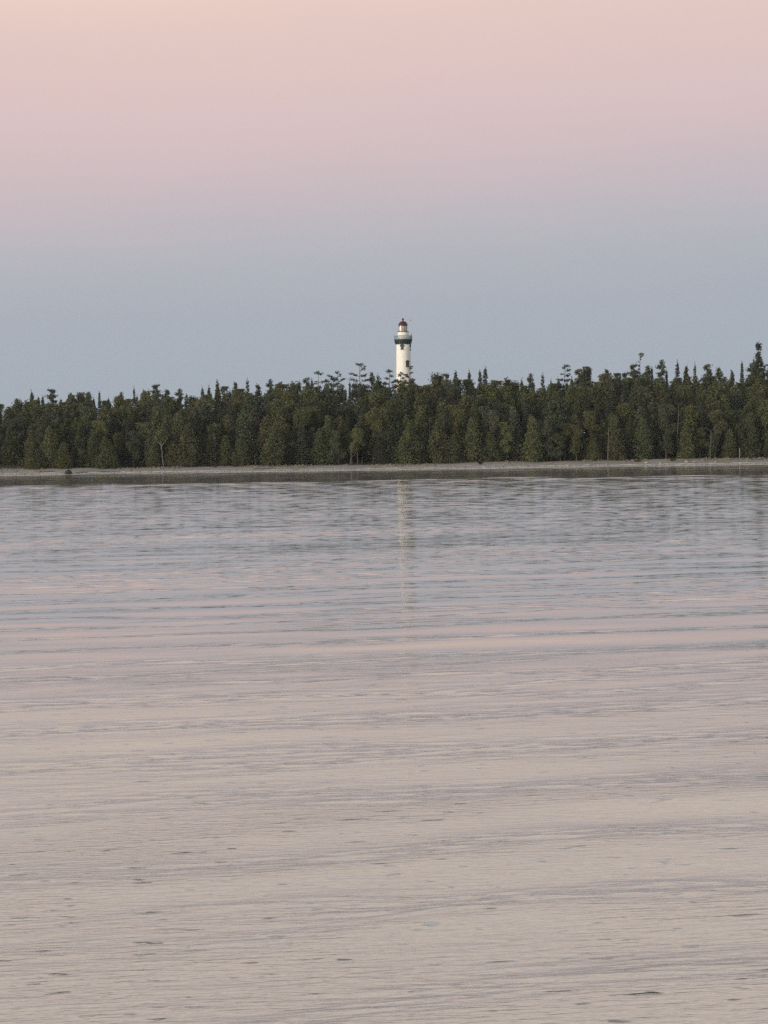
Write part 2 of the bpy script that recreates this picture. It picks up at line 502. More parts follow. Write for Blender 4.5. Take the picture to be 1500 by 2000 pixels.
        inn = [(-x0 * 0.98, h / 2 - 0.05)] + [(-x0 * 0.98 * math.cos(q * math.pi / 10), h / 2 + x0 * 0.55 * math.sin(q * math.pi / 10)) for q in range(11)] + [(x0 * 0.98, h / 2 - 0.05)]
        nO = len(out)
        V = [loc(x, 0.16, zc + z) for x, z in out] + [loc(x, 0.16, zc + z) for x, z in inn] + [loc(x, -0.3, zc + z) for x, z in out] + [loc(x, -0.3, zc + z) for x, z in inn]
        Fc = []
        for i in range(nO - 1):
            Fc += [(i, i + 1, nO + i + 1, nO + i), (i, 2 * nO + i, 2 * nO + i + 1, i + 1), (nO + i, nO + i + 1, 3 * nO + i + 1, 3 * nO + i)]
        t.add(V, Fc)
        t.build('hood', MAT['teal_paint'], win)
        t = MB()
        t.box(loc(0, 0.05, zc - h / 2 - 0.06), (w + 0.2, 0.34, 0.10), rot)
        t.build('sill', MAT['teal_paint'], win)
        t = MB()
        t.box(loc(0, 0.085, zc), (0.05, 0.05, h), rot)
        t.box(loc(0, 0.088, zc), (w, 0.05, 0.05), rot)
        t.build('sash_bar', MAT['teal_paint'], win)
    zc1 = Zp(679.8)
    window(-10, zc1, 0.72, 0.72, 1.12, 0.62)
    window(80, zc1 - 0.1, 0.75, 1.0, 1.15, 0.6)
    window(33, Zp(711.6), 0.98, 1.25, 1.15, 0.28)
    window(33, Zp(775), 0.9, 1.15, 1.1, 0.3)


build_lighthouse()

# ------------------------------------------------------------------ tree meshes


def cards(C, S, rng, flat=0.0, asp=0.62):
    """small leaf-spray faces at the points C, half size S; flat > 0 lays them towards horizontal"""
    n = len(C)
    u = rng.normal(size=(n, 3)); u[:, 2] *= (1 - flat)
    u /= np.linalg.norm(u, axis=1, keepdims=True)
    w = rng.normal(size=(n, 3)); w[:, 2] *= (1 - flat)
    v = w - (w * u).sum(1, keepdims=True) * u
    v /= np.linalg.norm(v, axis=1, keepdims=True) + 1e-6
    S = np.asarray(S).reshape(-1, 1)
    u = u * S; v = v * S * asp
    V = np.stack([C - u - v * 0.35, C - u * 0.1 - v, C + u, C + u * 0.1 + v], 1).reshape(-1, 3)
    Q = np.arange(4 * n).reshape(n, 4)
    return V, Q


def dir3(ang, pitch):
    return np.array([math.cos(ang) * math.cos(pitch), math.sin(ang) * math.cos(pitch), math.sin(pitch)])


class Proto:
    def __init__(s, crown, trunk, H, W, kind):
        s.crown, s.trunk, s.H, s.W, s.kind = crown, trunk, H, W, kind


def trunk_mb(H, r0, lean=(0, 0), wob=0.15, rng=None, top=0.02):
    pts, rad = [], []
    for i in range(7):
        t = i / 6
        pts.append(Vector((lean[0] * t ** 1.5 + (rng.normal(0, wob) if 0 < i < 6 else 0), lean[1] * t ** 1.5 + (rng.normal(0, wob) if 0 < i < 6 else 0), -0.4 + (H + 0.4) * t)))
        rad.append(r0 * (1 - t) + top)
    mb = MB(); mb.tube(pts, rad, 6)

    def pos(t):
        t = min(max(t, 0), 1) * 6
        i = min(int(t), 5)
        return pts[i].lerp(pts[i + 1], t - i)
    return mb, pos


def make_cedar(seed, H=9.0, Rm=1.7, n=2600, power=0.75):
    rng = np.random.default_rng(seed)
    mb, pos = trunk_mb(H * 0.97, 0.16, rng=rng, wob=0.06)
    C = []
    K = 85
    for k in range(K):
        t = 1 - rng.beta(1.3, 1.25)
        t = 0.015 + 0.97 * t
        prof = Rm * min(1, (t / 0.10) ** 0.5) * (1 - t) ** power * (0.85 + 0.35 * rng.random())
        a = rng.uniform(0, 2 * math.pi)
        rad = prof * (0.55 + 0.5 * rng.random())
        c = np.array([rad * math.cos(a), rad * math.sin(a), t * H]) + np.array([pos(t).x, pos(t).y, 0])
        m = int(n / K)
        sz = 0.16 + 0.30 * (prof / Rm)
        p = c + rng.normal(size=(m, 3)) * np.array([sz, sz, sz * 1.9])
        p[:, 2] = np.clip(p[:, 2], 0.05, None)
        C.append(p)
        if t > 0.12 and k % 3 == 0:
            q = pos(t * 0.93); mb.tube([q, Vector(c)], [0.04, 0.012], 4)
    # leader
    p = np.zeros((60, 3)); p[:, 2] = H * (0.90 + 0.13 * rng.random(60)); p[:, :2] = rng.normal(0, 0.10, (60, 2))
    p[:, 0] += pos(1).x; p[:, 1] += pos(1).y
    C.append(p)
    C = np.concatenate(C)
    V, Q = cards(C, 0.14 + 0.10 * rng.random(len(C)), rng)
    return Proto(mesh_from('cedar_crown', V, Q), mesh_from('cedar_trunk', mb.v, mb.f), H, Rm, 'cedar')


def make_spruce(seed, H=14.0, Rm=2.1, n=3000, sparse=0.0, top_sparse=False, power=0.9):
    rng = np.random.default_rng(seed)
    mb, pos = trunk_mb(H, 0.2, rng=rng, wob=0.06)
    C = []; SZ = []
    z = 0.8 if sparse == 0 else H * 0.25
    while z < H * 0.985:
        t = z / H
        L0 = Rm * (1 - t) ** power + (0.20 if Rm > 1.4 else 0.28)
        nb = max(3, int(6 + 3 * (1 - t) - 3 * sparse))
        a0 = rng.uniform(0, 6.28)
        for k in range(nb):
            if rng.random() < sparse * 0.6: continue
            a = a0 + 2 * math.pi * k / nb + rng.normal(0, 0.25)
            L = L0 * rng.uniform(0.65, 1.15) * (1.25 if rng.random() < 0.08 else 1)
            pit = R(-12 + 34 * t + rng.normal(0, 6))
            d = dir3(a, pit)
            o = np.array(pos(t))
            mcount = max(6, int(22 * L * (1 - 0.35 * sparse)))
            s_ = rng.random(mcount) ** 0.75
            side = np.array([-math.sin(a), math.cos(a), 0])
            p = o + d * (s_ * L)[:, None] + side * (rng.normal(0, 0.16, mcount) * (0.5 + L * 0.35 * (1 - s_)))[:, None] + np.array([0, 0, 1]) * (rng.normal(0, 0.07, mcount) - 0.08 * s_ * L)[:, None]
            # upturned tip
            p[:, 2] += 0.10 * L * s_ ** 3
            C.append(p); SZ.append(0.11 + 0.09 * rng.random(mcount))
            if L > 0.5: mb.tube([Vector(o), Vector(o + d * L * 0.85)], [0.035, 0.01], 4)
        z += (0.42 + 0.25 * rng.random()) * (1 + 0.4 * sparse) * (0.5 + 0.75 * (1 - t)) * (0.6 if Rm < 1.4 else 1)
    C.append(np.array(pos(1)) + rng.normal(size=(14, 3)) * np.array([0.07, 0.07, 0.25])); SZ.append(np.full(14, 0.14))
    C = np.concatenate(C); SZ = np.concatenate(SZ)
    V, Q = cards(C, SZ, rng, 0.35)
    return Proto(mesh_from('spruce_crown', V, Q), mesh_from('spruce_trunk', mb.v, mb.f), H, Rm, 'spruce')


def pine_from(seed, H, tiers, lean=(0, 0), r0=0.22, body=True, Rm=2.6, pufts=1.0):
    """open pine: tiers = list of (height fraction, angle deg, length, pitch deg, puff size)"""
    rng = np.random.default_rng(seed)
    mb, pos = trunk_mb(H, r0, lean, 0.10, rng, top=0.035)
    C = []; SZ = []
    def puff(c, s, cnt, fl=0.55):
        p = c + rng.normal(size=(cnt, 3)) * np.array([s, s, s * fl])
        C.append(p); SZ.append(0.13 + 0.11 * rng.random(cnt))
    for t, ang, L, pit, s in tiers:
        o = np.array(pos(t)); d = dir3(R(ang), R(pit))
        bend = np.array([0, 0, 0.12 * L])
        mid = o + d * L * 0.5; tip = o + d * L + bend
        mb.tube([Vector(o), Vector(mid), Vector(tip)], [0.06, 0.045, 0.02], 5)
        for f in np.arange(0.45 if L > 0.8 else 0.7, 1.01, 0.18):
            c = o + d * L * f + bend * f * f + rng.normal(size=3) * 0.10
            puff(c, s * (0.6 + 0.5 * rng.random()), int(26 * pufts * (s / 0.35) ** 1.3))
    if body:
        z = 0.25
        while z < 0.78:
            for k in range(5):
                a = rng.uniform(0, 360); L = Rm * rng.uniform(0.5, 1.1) * (1 - 0.45 * z)
                o = np.array(pos(z)); d = dir3(R(a), R(rng.uniform(0, 25)))
                mb.tube([Vector(o), Vector(o + d * L)], [0.06, 0.02], 4)
                for f in (0.45, 0.75, 1.0):
                    puff(o + d * L * f + np.array([0, 0, 0.1]), 0.38, 22)
            z += 0.055
    puff(np.array(pos(1)) + [0, 0, 0.05], 0.22, 22, 0.9)
    C = np.concatenate(C); SZ = np.concatenate(SZ)
    V, Q = cards(C, SZ, rng, 0.2)
    return Proto(mesh_from('pine_crown', V, Q), mesh_from('pine_trunk', mb.v, mb.f), H, Rm, 'pine')


def rand_tiers(seed, n=16, t0=0.72, wide=2.2, narrow=0.7):
    rng = np.random.default_rng(seed)
    out = []
    for k in range(n):
        t = t0 + (0.99 - t0) * k / (n - 1) + rng.normal(0, 0.004)
        f = (k / (n - 1))
        L = (wide * (1 - f) + narrow * f) * rng.uniform(0.55, 1.15)
        out.append((t, rng.choice([0, 180]) + rng.normal(0, 50), L, rng.uniform(2, 30) + 18 * f, rng.uniform(0.24, 0.40)))
    return out


def make_broadleaf(seed, H=11.0, Rm=2.6, n=5600, base=0.25, lobes=9, mat_trunk=None):
    rng = np.random.default_rng(seed)
    mb, pos = trunk_mb(H * 0.85, 0.17, rng=rng, wob=0.12)
    C = []
    for k in range(lobes):
        t = base + (0.97 - base) * (k + 0.5) / lobes
        a = rng.uniform(0, 6.28)
        env = Rm * math.sin(math.pi * min(1, 0.18 + 0.82 * (t - base) / (1 - base))) ** 0.6
        rad = env * rng.uniform(0.2, 0.7)
        c = np.array([rad * math.cos(a), rad * math.sin(a), t * H])
        mb.tube([pos(t * 0.75), Vector(c)], [0.07, 0.02], 4)
        Rl = Rm * rng.uniform(0.32, 0.5)
        sub = 9
        for q in range(sub):
            dd = rng.normal(size=3); dd /= np.linalg.norm(dd)
            cc = c + dd * Rl * rng.uniform(0.5, 1.0)
            m = int(n / lobes / sub)
            C.append(cc + rng.normal(size=(m, 3)) * 0.33)
    C = np.concatenate(C); C[:, 2] = np.clip(C[:, 2], 0.1, H)
    V, Q = cards(C, 0.12 + 0.09 * rng.random(len(C)), rng, 0.0, 0.75)
    return Proto(mesh_from('broadleaf_crown', V, Q), mesh_from('broadleaf_trunk', mb.v, mb.f), H, Rm, 'broadleaf')


CEDAR = [make_cedar(100 + i, 9.0, rm, 5200, pw) for i, (rm, pw) in enumerate([(1.55, 0.8), (1.8, 0.7), (2.1, 0.85), (1.45, 0.65), (2.3, 0.75), (1.7, 0.9), (1.3, 0.6), (1.9, 0.6), (1.6, 0.95), (2.0, 0.7)])]
SPRUCE = [make_spruce(200 + i, 14.0, rm, power=pw) for i, (rm, pw) in enumerate([(2.3, 0.95), (1.9, 0.85), (2.6, 1.0), (1.6, 0.8), (2.1, 0.75), (1.7, 0.95), (2.4, 0.85)])]
SPIRE = [make_spruce(230 + i, 16.0, rm, sparse=sp, power=0.7) for i, (rm, sp) in enumerate([(1.1, 0.25), (0.9, 0.1), (1.3, 0.45), (0.8, 0.6)])]
PINE = [pine_from(300 + i, 16.0, rand_tiers(300 + i, n, t0, w, na)) for i, (n, t0, w, na) in enumerate([(18, 0.72, 2.3, 0.7), (16, 0.74, 1.7, 0.8), (20, 0.70, 2.6, 0.6), (14, 0.78, 1.5, 0.9), (18, 0.74, 2.0, 0.5)])]
BROAD = [make_broadleaf(400 + i, 12.0, rm, base=bs) for i, (rm, bs) in enumerate([(2.6, 0.25), (2.2, 0.2), (3.0, 0.3), (2.4, 0.4), (1.9, 0.15), (2.8, 0.12), (2.1, 0.35), (1.7, 0.25)])]

MADE = {}     # mesh name -> first object pair


def plant(proto, name, x, y, H, wscale, rot, color, label, group, cat='tree', bark='bark', zoff=0.0, lean=None):
    """one tree: an Empty at its foot with trunk and crown as its parts; later ones of a shape are copies of the first"""
    key = (proto.crown.name, name, bark)
    z = gz(x, y) - 0.1 + zoff
    if key not in MADE:
        root = empty(name)
        tr = bpy.data.objects.new('trunk', proto.trunk); COL.objects.link(tr); tr.parent = root
        cr = bpy.data.objects.new('crown', proto.crown); COL.objects.link(cr); cr.parent = root
        if not proto.trunk.materials: proto.trunk.materials.append(MAT[bark])
        if not proto.crown.materials: proto.crown.materials.append(MAT['foliage'])
        MADE[key] = (root, tr, cr)
    else:
        r0, t0, c0 = MADE[key]
        root, tr, cr = r0.copy(), t0.copy(), c0.copy()
        for o in (root, tr, cr): COL.objects.link(o)
        tr.parent = root; cr.parent = root
    root.location = (x, y, z)
    s = H / proto.H
    root.scale = (wscale, wscale, s)
    root.rotation_euler = (0, lean or 0, rot)
    cr.color = color
    for k in ('label', 'category', 'group'):
        if k in root: del root[k]
    tag(root, label, cat, group)
    return root


# colours of needles and leaves
TONES = {
    'olive': (0.152, 0.163, 0.083),
    'dark green': (0.118, 0.134, 0.083),
    'blue green': (0.103, 0.124, 0.091),
    'grey green': (0.135, 0.149, 0.096),
    'brownish green': (0.148, 0.148, 0.085),
    'yellow green': (0.169, 0.180, 0.089),
}


def tone(name, rng, j=0.10):
    c = TONES[name]
    k = 1 + rng.normal(0, j)
    return (c[0] * k * (1 + rng.normal(0, 0.04)), c[1] * k, c[2] * k * (1 + rng.normal(0, 0.06)), 1)


# ------------------------------------------------------------------ the forest
CANX = [-150, 0, 100, 200, 300, 400, 500, 600, 700, 760, 800, 900, 1000, 1050, 1150, 1250, 1350, 1420, 1500, 1650]
CANY = [799, 795, 786, 782, 777, 770, 767, 762, 759, 754, 755, 750, 756, 754, 742, 741, 748, 751, 740, 738]


def canopy(px): return float(np.interp(px, CANX, CANY))
def base_y(px): return 904 - (px - 750) * math.tan(ROLL)


ZONES = [(-200, 90, 'at the left end of the shore'), (90, 210, 'behind the dark boulder'), (210, 380, 'around the white birch trunk'), (380, 560, 'between white birch and lighthouse'),
         (560, 730, 'just left of the lighthouse'), (730, 860, 'below the lighthouse'), (860, 1010, 'just right of the lighthouse'), (1010, 1150, 'behind the line of shore stones'),
         (1150, 1310, 'under the flag topped pine'), (1310, 1430, 'left of the pale post'), (1430, 1700, 'at the right end by the pale post')]


def zone(px):
    for a, b, t in ZONES:
        if a <= px < b: return t
    return ZONES[-1][2]


rng = np.random.default_rng(77)
KIND_NAME = {'cedar': ('cedar_tree', 'cedar'), 'spruce': ('spruce_tree', 'spruce'), 'pine': ('pine_tree', 'pine'), 'broadleaf': ('broadleaf_tree', 'broadleaf tree')}


def row_tree(proto, px, D, ytop, tone_name, row, wmul=1.0, label=None):
    top = at(px, ytop, D)
    x = top.x
    g = gz(x, D)
    H = max(2.5, top.z - g)
    s = H / proto.H
    w = (0.35 + 0.65 * s) * wmul
    nm, word = KIND_NAME[proto.kind]
    lab = label or f"{tone_name} {word} {row}, {zone(px)}"
    grp = None if label else f"{word}s {row}"
    return plant(proto, nm, x, D, H, w, rng.uniform(0, 6.28), tone(tone_name, rng), lab, grp, lean=rng.normal(0, 0.035))


def pick(pool): return pool[int(rng.integers(len(pool)))]


ROWS = [  # depth, spacing px, (lo, hi) height fraction of the canopy, words
    (451.5, 34, 0.25, 0.62, 'in the front row', 0),
    (454.5, 24, 0.42, 0.76, 'in the second row', 1),
    (460.0, 22, 0.60, 0.84, 'halfway up', 2),
    (466.5, 22, 0.76, 0.94, 'in the upper forest', 3),
    (474.0, 17, 0.90, 1.03, 'near the canopy top', 4),
    (483.0, 17, 0.97, 1.08, 'at the canopy back', 5),
]
for D, sp, lo, hi, words, ri in ROWS:
    px = -95.0 + rng.uniform(0, 20)
    while px < 1600:
        cy, by = canopy(px), base_y(px)
        f = rng.uniform(lo, hi)
        d = D + rng.normal(0, 0.9)
        if (ri == 0 and px < 112) or (ri == 1 and px < 50):
            px += sp; continue
        if ri <= 1:
            kind = rng.choice(['cedar', 'cedar', 'cedar', 'spruce', 'broadleaf', 'broadleaf'])
        else:
            kind = rng.choice(['cedar', 'spruce', 'spruce', 'broadleaf', 'spruce', 'cedar'] if px > 500 else ['cedar', 'broadleaf', 'spruce', 'spruce', 'cedar', 'broadleaf'])
        if ri >= 4:
            kind = rng.choice(['cedar', 'broadleaf', 'broadleaf', 'spruce'])
        proto = pick({'cedar': CEDAR, 'spruce': SPRUCE, 'broadleaf': BROAD}[kind])
        tn = {'cedar': ['olive', 'olive', 'grey green', 'brownish green', 'dark green'], 'spruce': ['dark green', 'blue green', 'grey green', 'dark green'],
              'broadleaf': ['olive', 'grey green', 'dark green', 'yellow green', 'olive']}[kind]
        tnm = tn[int(rng.integers(len(tn)))]
        if px < 60 and ri < 4: tnm = rng.choice(['blue green', 'dark green'])  # left end stands in shade, put into the colour as darker tones
        row_tree(proto, px, d, by - f * (by - cy), str(tnm), words, ({'cedar': 1.2, 'spruce': 1.1, 'broadleaf': 1.0} if ri < 2 else {'cedar': 1.4, 'spruce': 1.3, 'broadleaf': 1.3} if ri < 4 else {'cedar': 1.2, 'spruce': 1.05, 'broadleaf': 0.9})[kind])
        px += sp * rng.uniform(0.7, 1.3)

# skyline trees, each with its own outline: (px, py of the tip, kind, width, words)
SKY = [
    (36, 778, 'B1', .7, 'low rounded broadleaf tree at the left end of the skyline'),
    (62, 771, 'C0', .8, 'short pointed conifer third of the skyline from the left edge'),
    (75, 774, 'S3', 1.0, 'thin needle like spire beside a twin at the left skyline'),
    (83, 773, 'S3', .9, 'thin dark spire close against the clump topped pine at the left'),
    (100, 762, 'P3', .8, 'clump topped pine rising highest near the left end of the skyline'),
    (119, 778, 'S3', 1.0, 'small thin spire right of the clump topped pine'),
    (135, 775, 'C1', .9, 'blunt low conifer between spires on the left skyline'),
    (156, 766, 'B4', .75, 'left one of two feathery crowns standing together above the boulder'),
    (170, 765, 'B1', .75, 'right one of two feathery crowns standing together above the boulder'),
    (194, 766, 'S1', .75, 'neat pointed fir right of the two feathery crowns'),
    (212, 777, 'S3', 1.0, 'tiny spire on the skyline left of the dark cone shaped spruce'),
    (235, 769, 'P1', .6, 'ragged low pine tip left of the dark cone shaped spruce'),
    (262, 757, 'S0', .7, 'dark cone shaped spruce standing clear on the left skyline'),
    (290, 762, 'T1', 1.0, 'bare thin spire between dark spruce and bushy pine'),
    (305, 753, 'P3', .75, 'bushy topped pine tallest above the white birch trunk'),
    (325, 763, 'P4', .8, 'wide flat topped pine right of the bushy topped pine'),
    (349, 763, 'P1', .75, 'tufted pine standing alone left of a dip in the skyline'),
    (395, 756, 'S3', 1.0, 'slim tattered spire at the start of the taller forest'),
    (408, 754, 'S3', 1.0, 'narrow fir next to the slim tattered spire'),
    (425, 752, 'C3', .8, 'columnar cedar topping the canopy left of centre'),
    (441, 755, 'B0', .7, 'rounded leafy crown right of the columnar cedar'),
    (459, 749, 'P4', .7, 'small pine with outstretched tip left of the pale spire'),
    (483, 741, 'T2', .9, 'sparse spire standing above its neighbours left of centre'),
    (503, 754, 'P3', .7, 'low dark pine right of the sparse spire'),
    (526, 745, 'P1', .7, 'slender tufted pine with a narrow neck left of the lighthouse'),
    (541, 755, 'B2', .6, 'small round crown just right of the slender tufted pine'),
    (557, 751, 'B0', .75, 'dark round crown on the shoulder left of the lighthouse'),
    (580, 743, 'B2', .95, 'wide domed crown left of the open tiered pines'),
    (598, 741, 'P0', .7, 'ragged pine at the right of the wide domed crown'),
    (609, 740, 'S3', 1.0, 'narrow fir touching the first open tiered pine'),
    (640, 748, 'B1', .7, 'low rounded crown between the open tiered pines'),
    (683, 747, 'S1', .6, 'little fir left of the tallest open pine'),
    (727, 731, 'P2', .6, 'ragged twig topped pine between tallest open pine and lighthouse'),
    (738, 731, 'T2', .8, 'half bare spire left of the lighthouse'),
    (848, 727, 'B2', 1.05, 'broad domed crown first to the right of the lighthouse'),
    (871, 732, 'P3', .6, 'small puff topped pine right of the broad domed crown'),
    (890, 725, 'S6', 1.15, 'pointed spruce first of four pointed trees right of the lighthouse'),
    (916, 725, 'S0', 1.1, 'evenly tapered spruce second of four pointed trees right of the lighthouse'),
    (937, 724, 'S4', .85, 'slim spruce third of four pointed trees right of the lighthouse'),
    (948, 718, 'S4', 1.0, 'tallest of four pointed spruces right of the lighthouse'),
    (962, 743, 'B0', .6, 'low rounded crown at the foot of the four pointed spruces'),
    (1001, 742, 'B2', .75, 'round crown in the dip right of the pointed spruces'),
    (1019, 748, 'C0', .7, 'small cone in the lowest dip of the right skyline'),
    (1034, 734, 'P1', .75, 'stubby pine right of the lowest dip'),
    (1060, 730, 'T2', .9, 'needle thin spire right of the stubby pine'),
    (1076, 740, 'S3', .6, 'short fir left of the leaning pine'),
    (1130, 724, 'P0', .85, 'thick rounded pine right of the leaning pine'),
    (1148, 716, 'B3', .8, 'candelabra topped tree with upright arms'),
    (1184, 724, 'P4', .8, 'forked pine right of the candelabra topped tree'),
    (1202, 729, 'B0', .7, 'dense round crown left of the flag topped pine'),
    (1222, 730, 'P3', .7, 'dark tufted pine left of the flag topped pine'),
    (1238, 714, 'P3', .75, 'puffy crown leaning on the left side of the flag topped pine'),
    (1264, 718, 'P2', .8, 'broad spreading pine on the right side of the flag topped pine'),
    (1273, 719, 'S1', .8, 'pointed fir between spreading pine and tall tufted pine'),
    (1291, 708, 'P1', .8, 'tall tufted pine right of the flag topped pine'),
    (1302, 722, 'S3', .8, 'slim fir on the right flank of the tall tufted pine'),
    (1323, 706, 'T2', 1.0, 'thin see through spruce standing alone on the right skyline'),
    (1340, 724, 'C3', .9, 'blunt cedar right of the thin see through spruce'),
    (1357, 711, 'S0', .8, 'layered spruce with wide skirts on the right skyline'),
    (1381, 715, 'P0', .8, 'umbrella crowned pine right of the layered spruce'),
    (1405, 722, 'P2', .75, 'lacy wide pine right of the umbrella crowned pine'),
    (1430, 731, 'C2', .8, 'low cone shaped cedar left of the right end group'),
    (1449, 708, 'S1', .85, 'dark pointed spruce at the left of the tallest spruce'),
    (1466, 714, 'P1', .7, 'tufted pine tucked against the tallest spruce'),
    (1472, 698, 'S3', .7, 'narrow spruce at the shoulder of the tallest spruce'),
    (1499, 720, 'S0', .8, 'dark spruce cut by the right edge of the picture'),
]
POOL = {'B': BROAD, 'C': CEDAR, 'T': SPIRE, 'P': PINE, 'S': SPRUCE}
for px, py, code, wm, words in SKY:
    D = 489 + rng.uniform(-4, 6)
    top = at(px, py, D)
    H = top.z - gz(top.x, D)
    proto = POOL[code[0]][int(code[1])]
    tn = {'B': ['dark green', 'grey green'], 'C': ['dark green', 'olive'], 'T': ['blue green', 'dark green'], 'P': ['blue green', 'dark green'], 'S': ['dark green', 'blue green']}[code[0]]
    w = wm * {'B': 1.0, 'C': 1.0, 'T': 1.0, 'P': 1.0, 'S': 1.0}[code[0]]
    nm, word = KIND_NAME[proto.kind]
    plant(proto, nm, top.x, D, H, w, rng.choice([0, math.pi]) + rng.normal(0, 0.35), tone(tn[int(rng.integers(2))], rng, 0.08), words, 'trees standing above the skyline')


def special(px, py, D, tiers, words, tname='blue green', lean=(0, 0), body=True, r0=0.22, pufts=1.0):
    top = at(px, py, D)
    x = top.x - lean[0]
    H = top.z - gz(x, D)
    T = [((H - dz) / H, a, L, p, s) for dz, a, L, p, s in tiers]     # heights given in metres below the tip
    pr = pine_from(int(px), H, T, lean=lean, body=body, r0=r0, pufts=pufts)
    return plant(pr, 'pine_tree', x, D, H, 1.0, 0.0, tone(tname, rng, 0.04), words, 'trees standing above the skyline')


# open pines around the lighthouse; angles 0 = to the right, 180 = to the left
special(622, 728, 486, [(0.2, 180, 0.5, 10, .3), (0.3, 0, 0.5, 10, .25), (2.1, 0, 1.9, 6, .28), (2.3, 180, 0.8, 10, .26), (4.1, 0, 3.2, 2, .30), (4.3, 180, 1.2, 10, .3), (5.6, 180, 1.6, 5, .4), (5.8, 0, 1.7, 5, .4), (3.3, 90, 1.0, 10, .3), (5.0, 250, 1.0, 10, .3)],
        'open pine with three long shelves of needles, first of the tiered pines', pufts=1.1)
special(650, 739, 484, [(0.2, 180, 1.2, 50, .22), (0.5, 180, 0.7, 60, .22), (0.8, 0, 0.6, 60, .22), (1.4, 180, 1.3, 25, .25), (1.6, 0, 1.2, 30, .28), (2.6, 180, 1.4, 10, .3), (2.8, 0, 1.6, 10, .34)],
        'small open pine with upswept tips, second of the tiered pines', lean=(0.2, 0))
special(660, 727, 488, [(0.1, 180, 0.4, 30, .2), (0.9, 0, 0.8, 40, .22), (1.6, 180, 0.9, 25, .28), (1.9, 0, 1.5, 15, .28), (3.0, 180, 1.2, 10, .32), (3.2, 0, 1.1, 10, .32), (4.4, 0, 1.6, 4, .38), (4.5, 180, 1.6, 4, .38)],
        'open pine bending slightly right, third of the tiered pines', lean=(0.5, 0))
special(702, 712, 487, [(0.1, 180, 0.7, 15, .22), (0.2, 0, 0.6, 15, .22), (1.6, 0, 1.7, 42, .22), (2.5, 180, 2.0, 12, .28), (2.7, 0, 1.3, 20, .28), (3.4, 180, 2.0, 0, .28), (3.8, 0, 2.1, 15, .30), (4.8, 180, 1.7, 4, .33), (5.0, 0, 2.0, 5, .35), (5.6, 180, 1.5, 2, .4), (5.9, 0, 2.4, 0, .42), (6.6, 180, 1.8, 0, .45), (6.8, 0, 2.0, 0, .45), (4.3, 90, 1.0, 5, .35), (5.4, 270, 1.1, 5, .35)],
        'tallest open pine of the group left of the lighthouse, with a forked tip')
special(760, 723, 486, [(0.2, 180, 0.5, 15, .25), (0.3, 0, 0.6, 15, .25), (1.3, 0, 0.7, 20, .26), (1.8, 180, 0.8, 15, .3), (2.7, 0, 1.6, 12, .3), (3.0, 180, 1.2, 8, .34), (3.8, 0, 1.8, 6, .4), (4.0, 180, 1.6, 5, .4)],
        'pine with a knobbly tip touching the left side of the lighthouse')
special(799, 717, 485, [(0.6, 0, 1.0, 45, .15), (1.5, 0, 0.8, 40, .2), (2.0, 180, 1.9, 25, .20), (2.2, 180, 1.0, 30, .24), (3.0, 0, 1.0, 20, .28), (3.3, 180, 1.4, 10, .30), (4.2, 0, 1.7, 6, .32), (4.3, 180, 1.8, 5, .34), (5.2, 0, 2.0, 2, .4), (5.3, 180, 1.6, 2, .4), (3.8, 270, 0.7, 10, .3)],
        'dark pine branching up across the foot of the white lighthouse tower', pufts=0.9)
special(782, 732, 484, [(0.2, 180, 0.5, 20, .22), (0.8, 0, 0.7, 20, .25), (1.4, 180, 0.9, 10, .3), (1.8, 0, 1.1, 8, .34), (2.4, 180, 1.3, 5, .36)],
        'small pine in front of the base of the visible tower')
special(1104, 714, 489, [(0.2, 0, 0.7, 0, .26), (0.5, 180, 0.3, 0, .22), (1.2, 0, 1.2, 8, .26), (1.9, 180, 0.8, 10, .24), (2.2, 0, 1.0, 8, .28), (3.0, 180, 1.2, -4, .28), (3.3, 0, 0.9, 5, .32), (4.4, 180, 1.7, -8, .3), (4.6, 0, 1.1, 0, .36), (5.4, 180, 1.8, -6, .4), (5.6, 0, 1.4, 0, .42)],
        'wind bent pine leaning right on the right skyline', lean=(1.3, 0))
special(1250, 691, 487, [(0.05, 0, 0.5, 5, .13), (0.15, 0, 0.8, 8, .13), (0.5, 0, 0.7, 30, .13), (0.9, 0, 0.6, 45, .11), (1.3, 0, 0.35, 50, .09), (1.9, 180, 0.25, 20, .10), (2.7, 180, 0.25, 10, .14), (3.3, 180, 0.35, 0, .14), (4.2, 180, 1.2, 20, .34), (4.6, 0, 1.4, 10, .36), (5.0, 180, 1.8, 8, .40), (5.4, 0, 1.9, 0, .40), (6.2, 0, 2.1, -4, .42), (6.2, 180, 1.9, 0, .45)],
        'flag topped pine with a long bare leader ending in a tuft', lean=(0.25, 0), r0=0.2)

# the tallest spruce at the right end, with a dense tuft above an open neck
top = at(1481, 671, 487)
Hs = top.z - gz(top.x, 487)
rg = np.random.default_rng(8)
T = []
for dz, w in ((0.2, .35), (0.5, .5), (0.8, .45), (1.2, .3)):
    for a in (0, 120, 240): T.append((dz, a + rg.uniform(-30, 30), w, 15, .20))
for dz in np.arange(2.0, 8.6, 0.42):
    wmax = 0.38 + 0.25 * (dz - 2.0)
    for q in range(4):
        T.append((dz + rg.uniform(-.15, .15), q * 90 + rg.uniform(-35, 35), wmax * rg.uniform(0.5, 1.1), rg.uniform(-4, 14), .15 + 0.014 * dz))
T.append((5.0, 0, 2.2, 3, .2))
pr = pine_from(1481, Hs, [((Hs - dz) / Hs, a, L, p, s) for dz, a, L, p, s in T], body=True, Rm=2.8, r0=0.24)
plant(pr, 'spruce_tree', top.x, 487, Hs, 1.0, 0, tone('blue green', rng, 0.03), 'tallest spruce of all, at the right end, with a tufted spear tip', 'trees standing above the skyline')

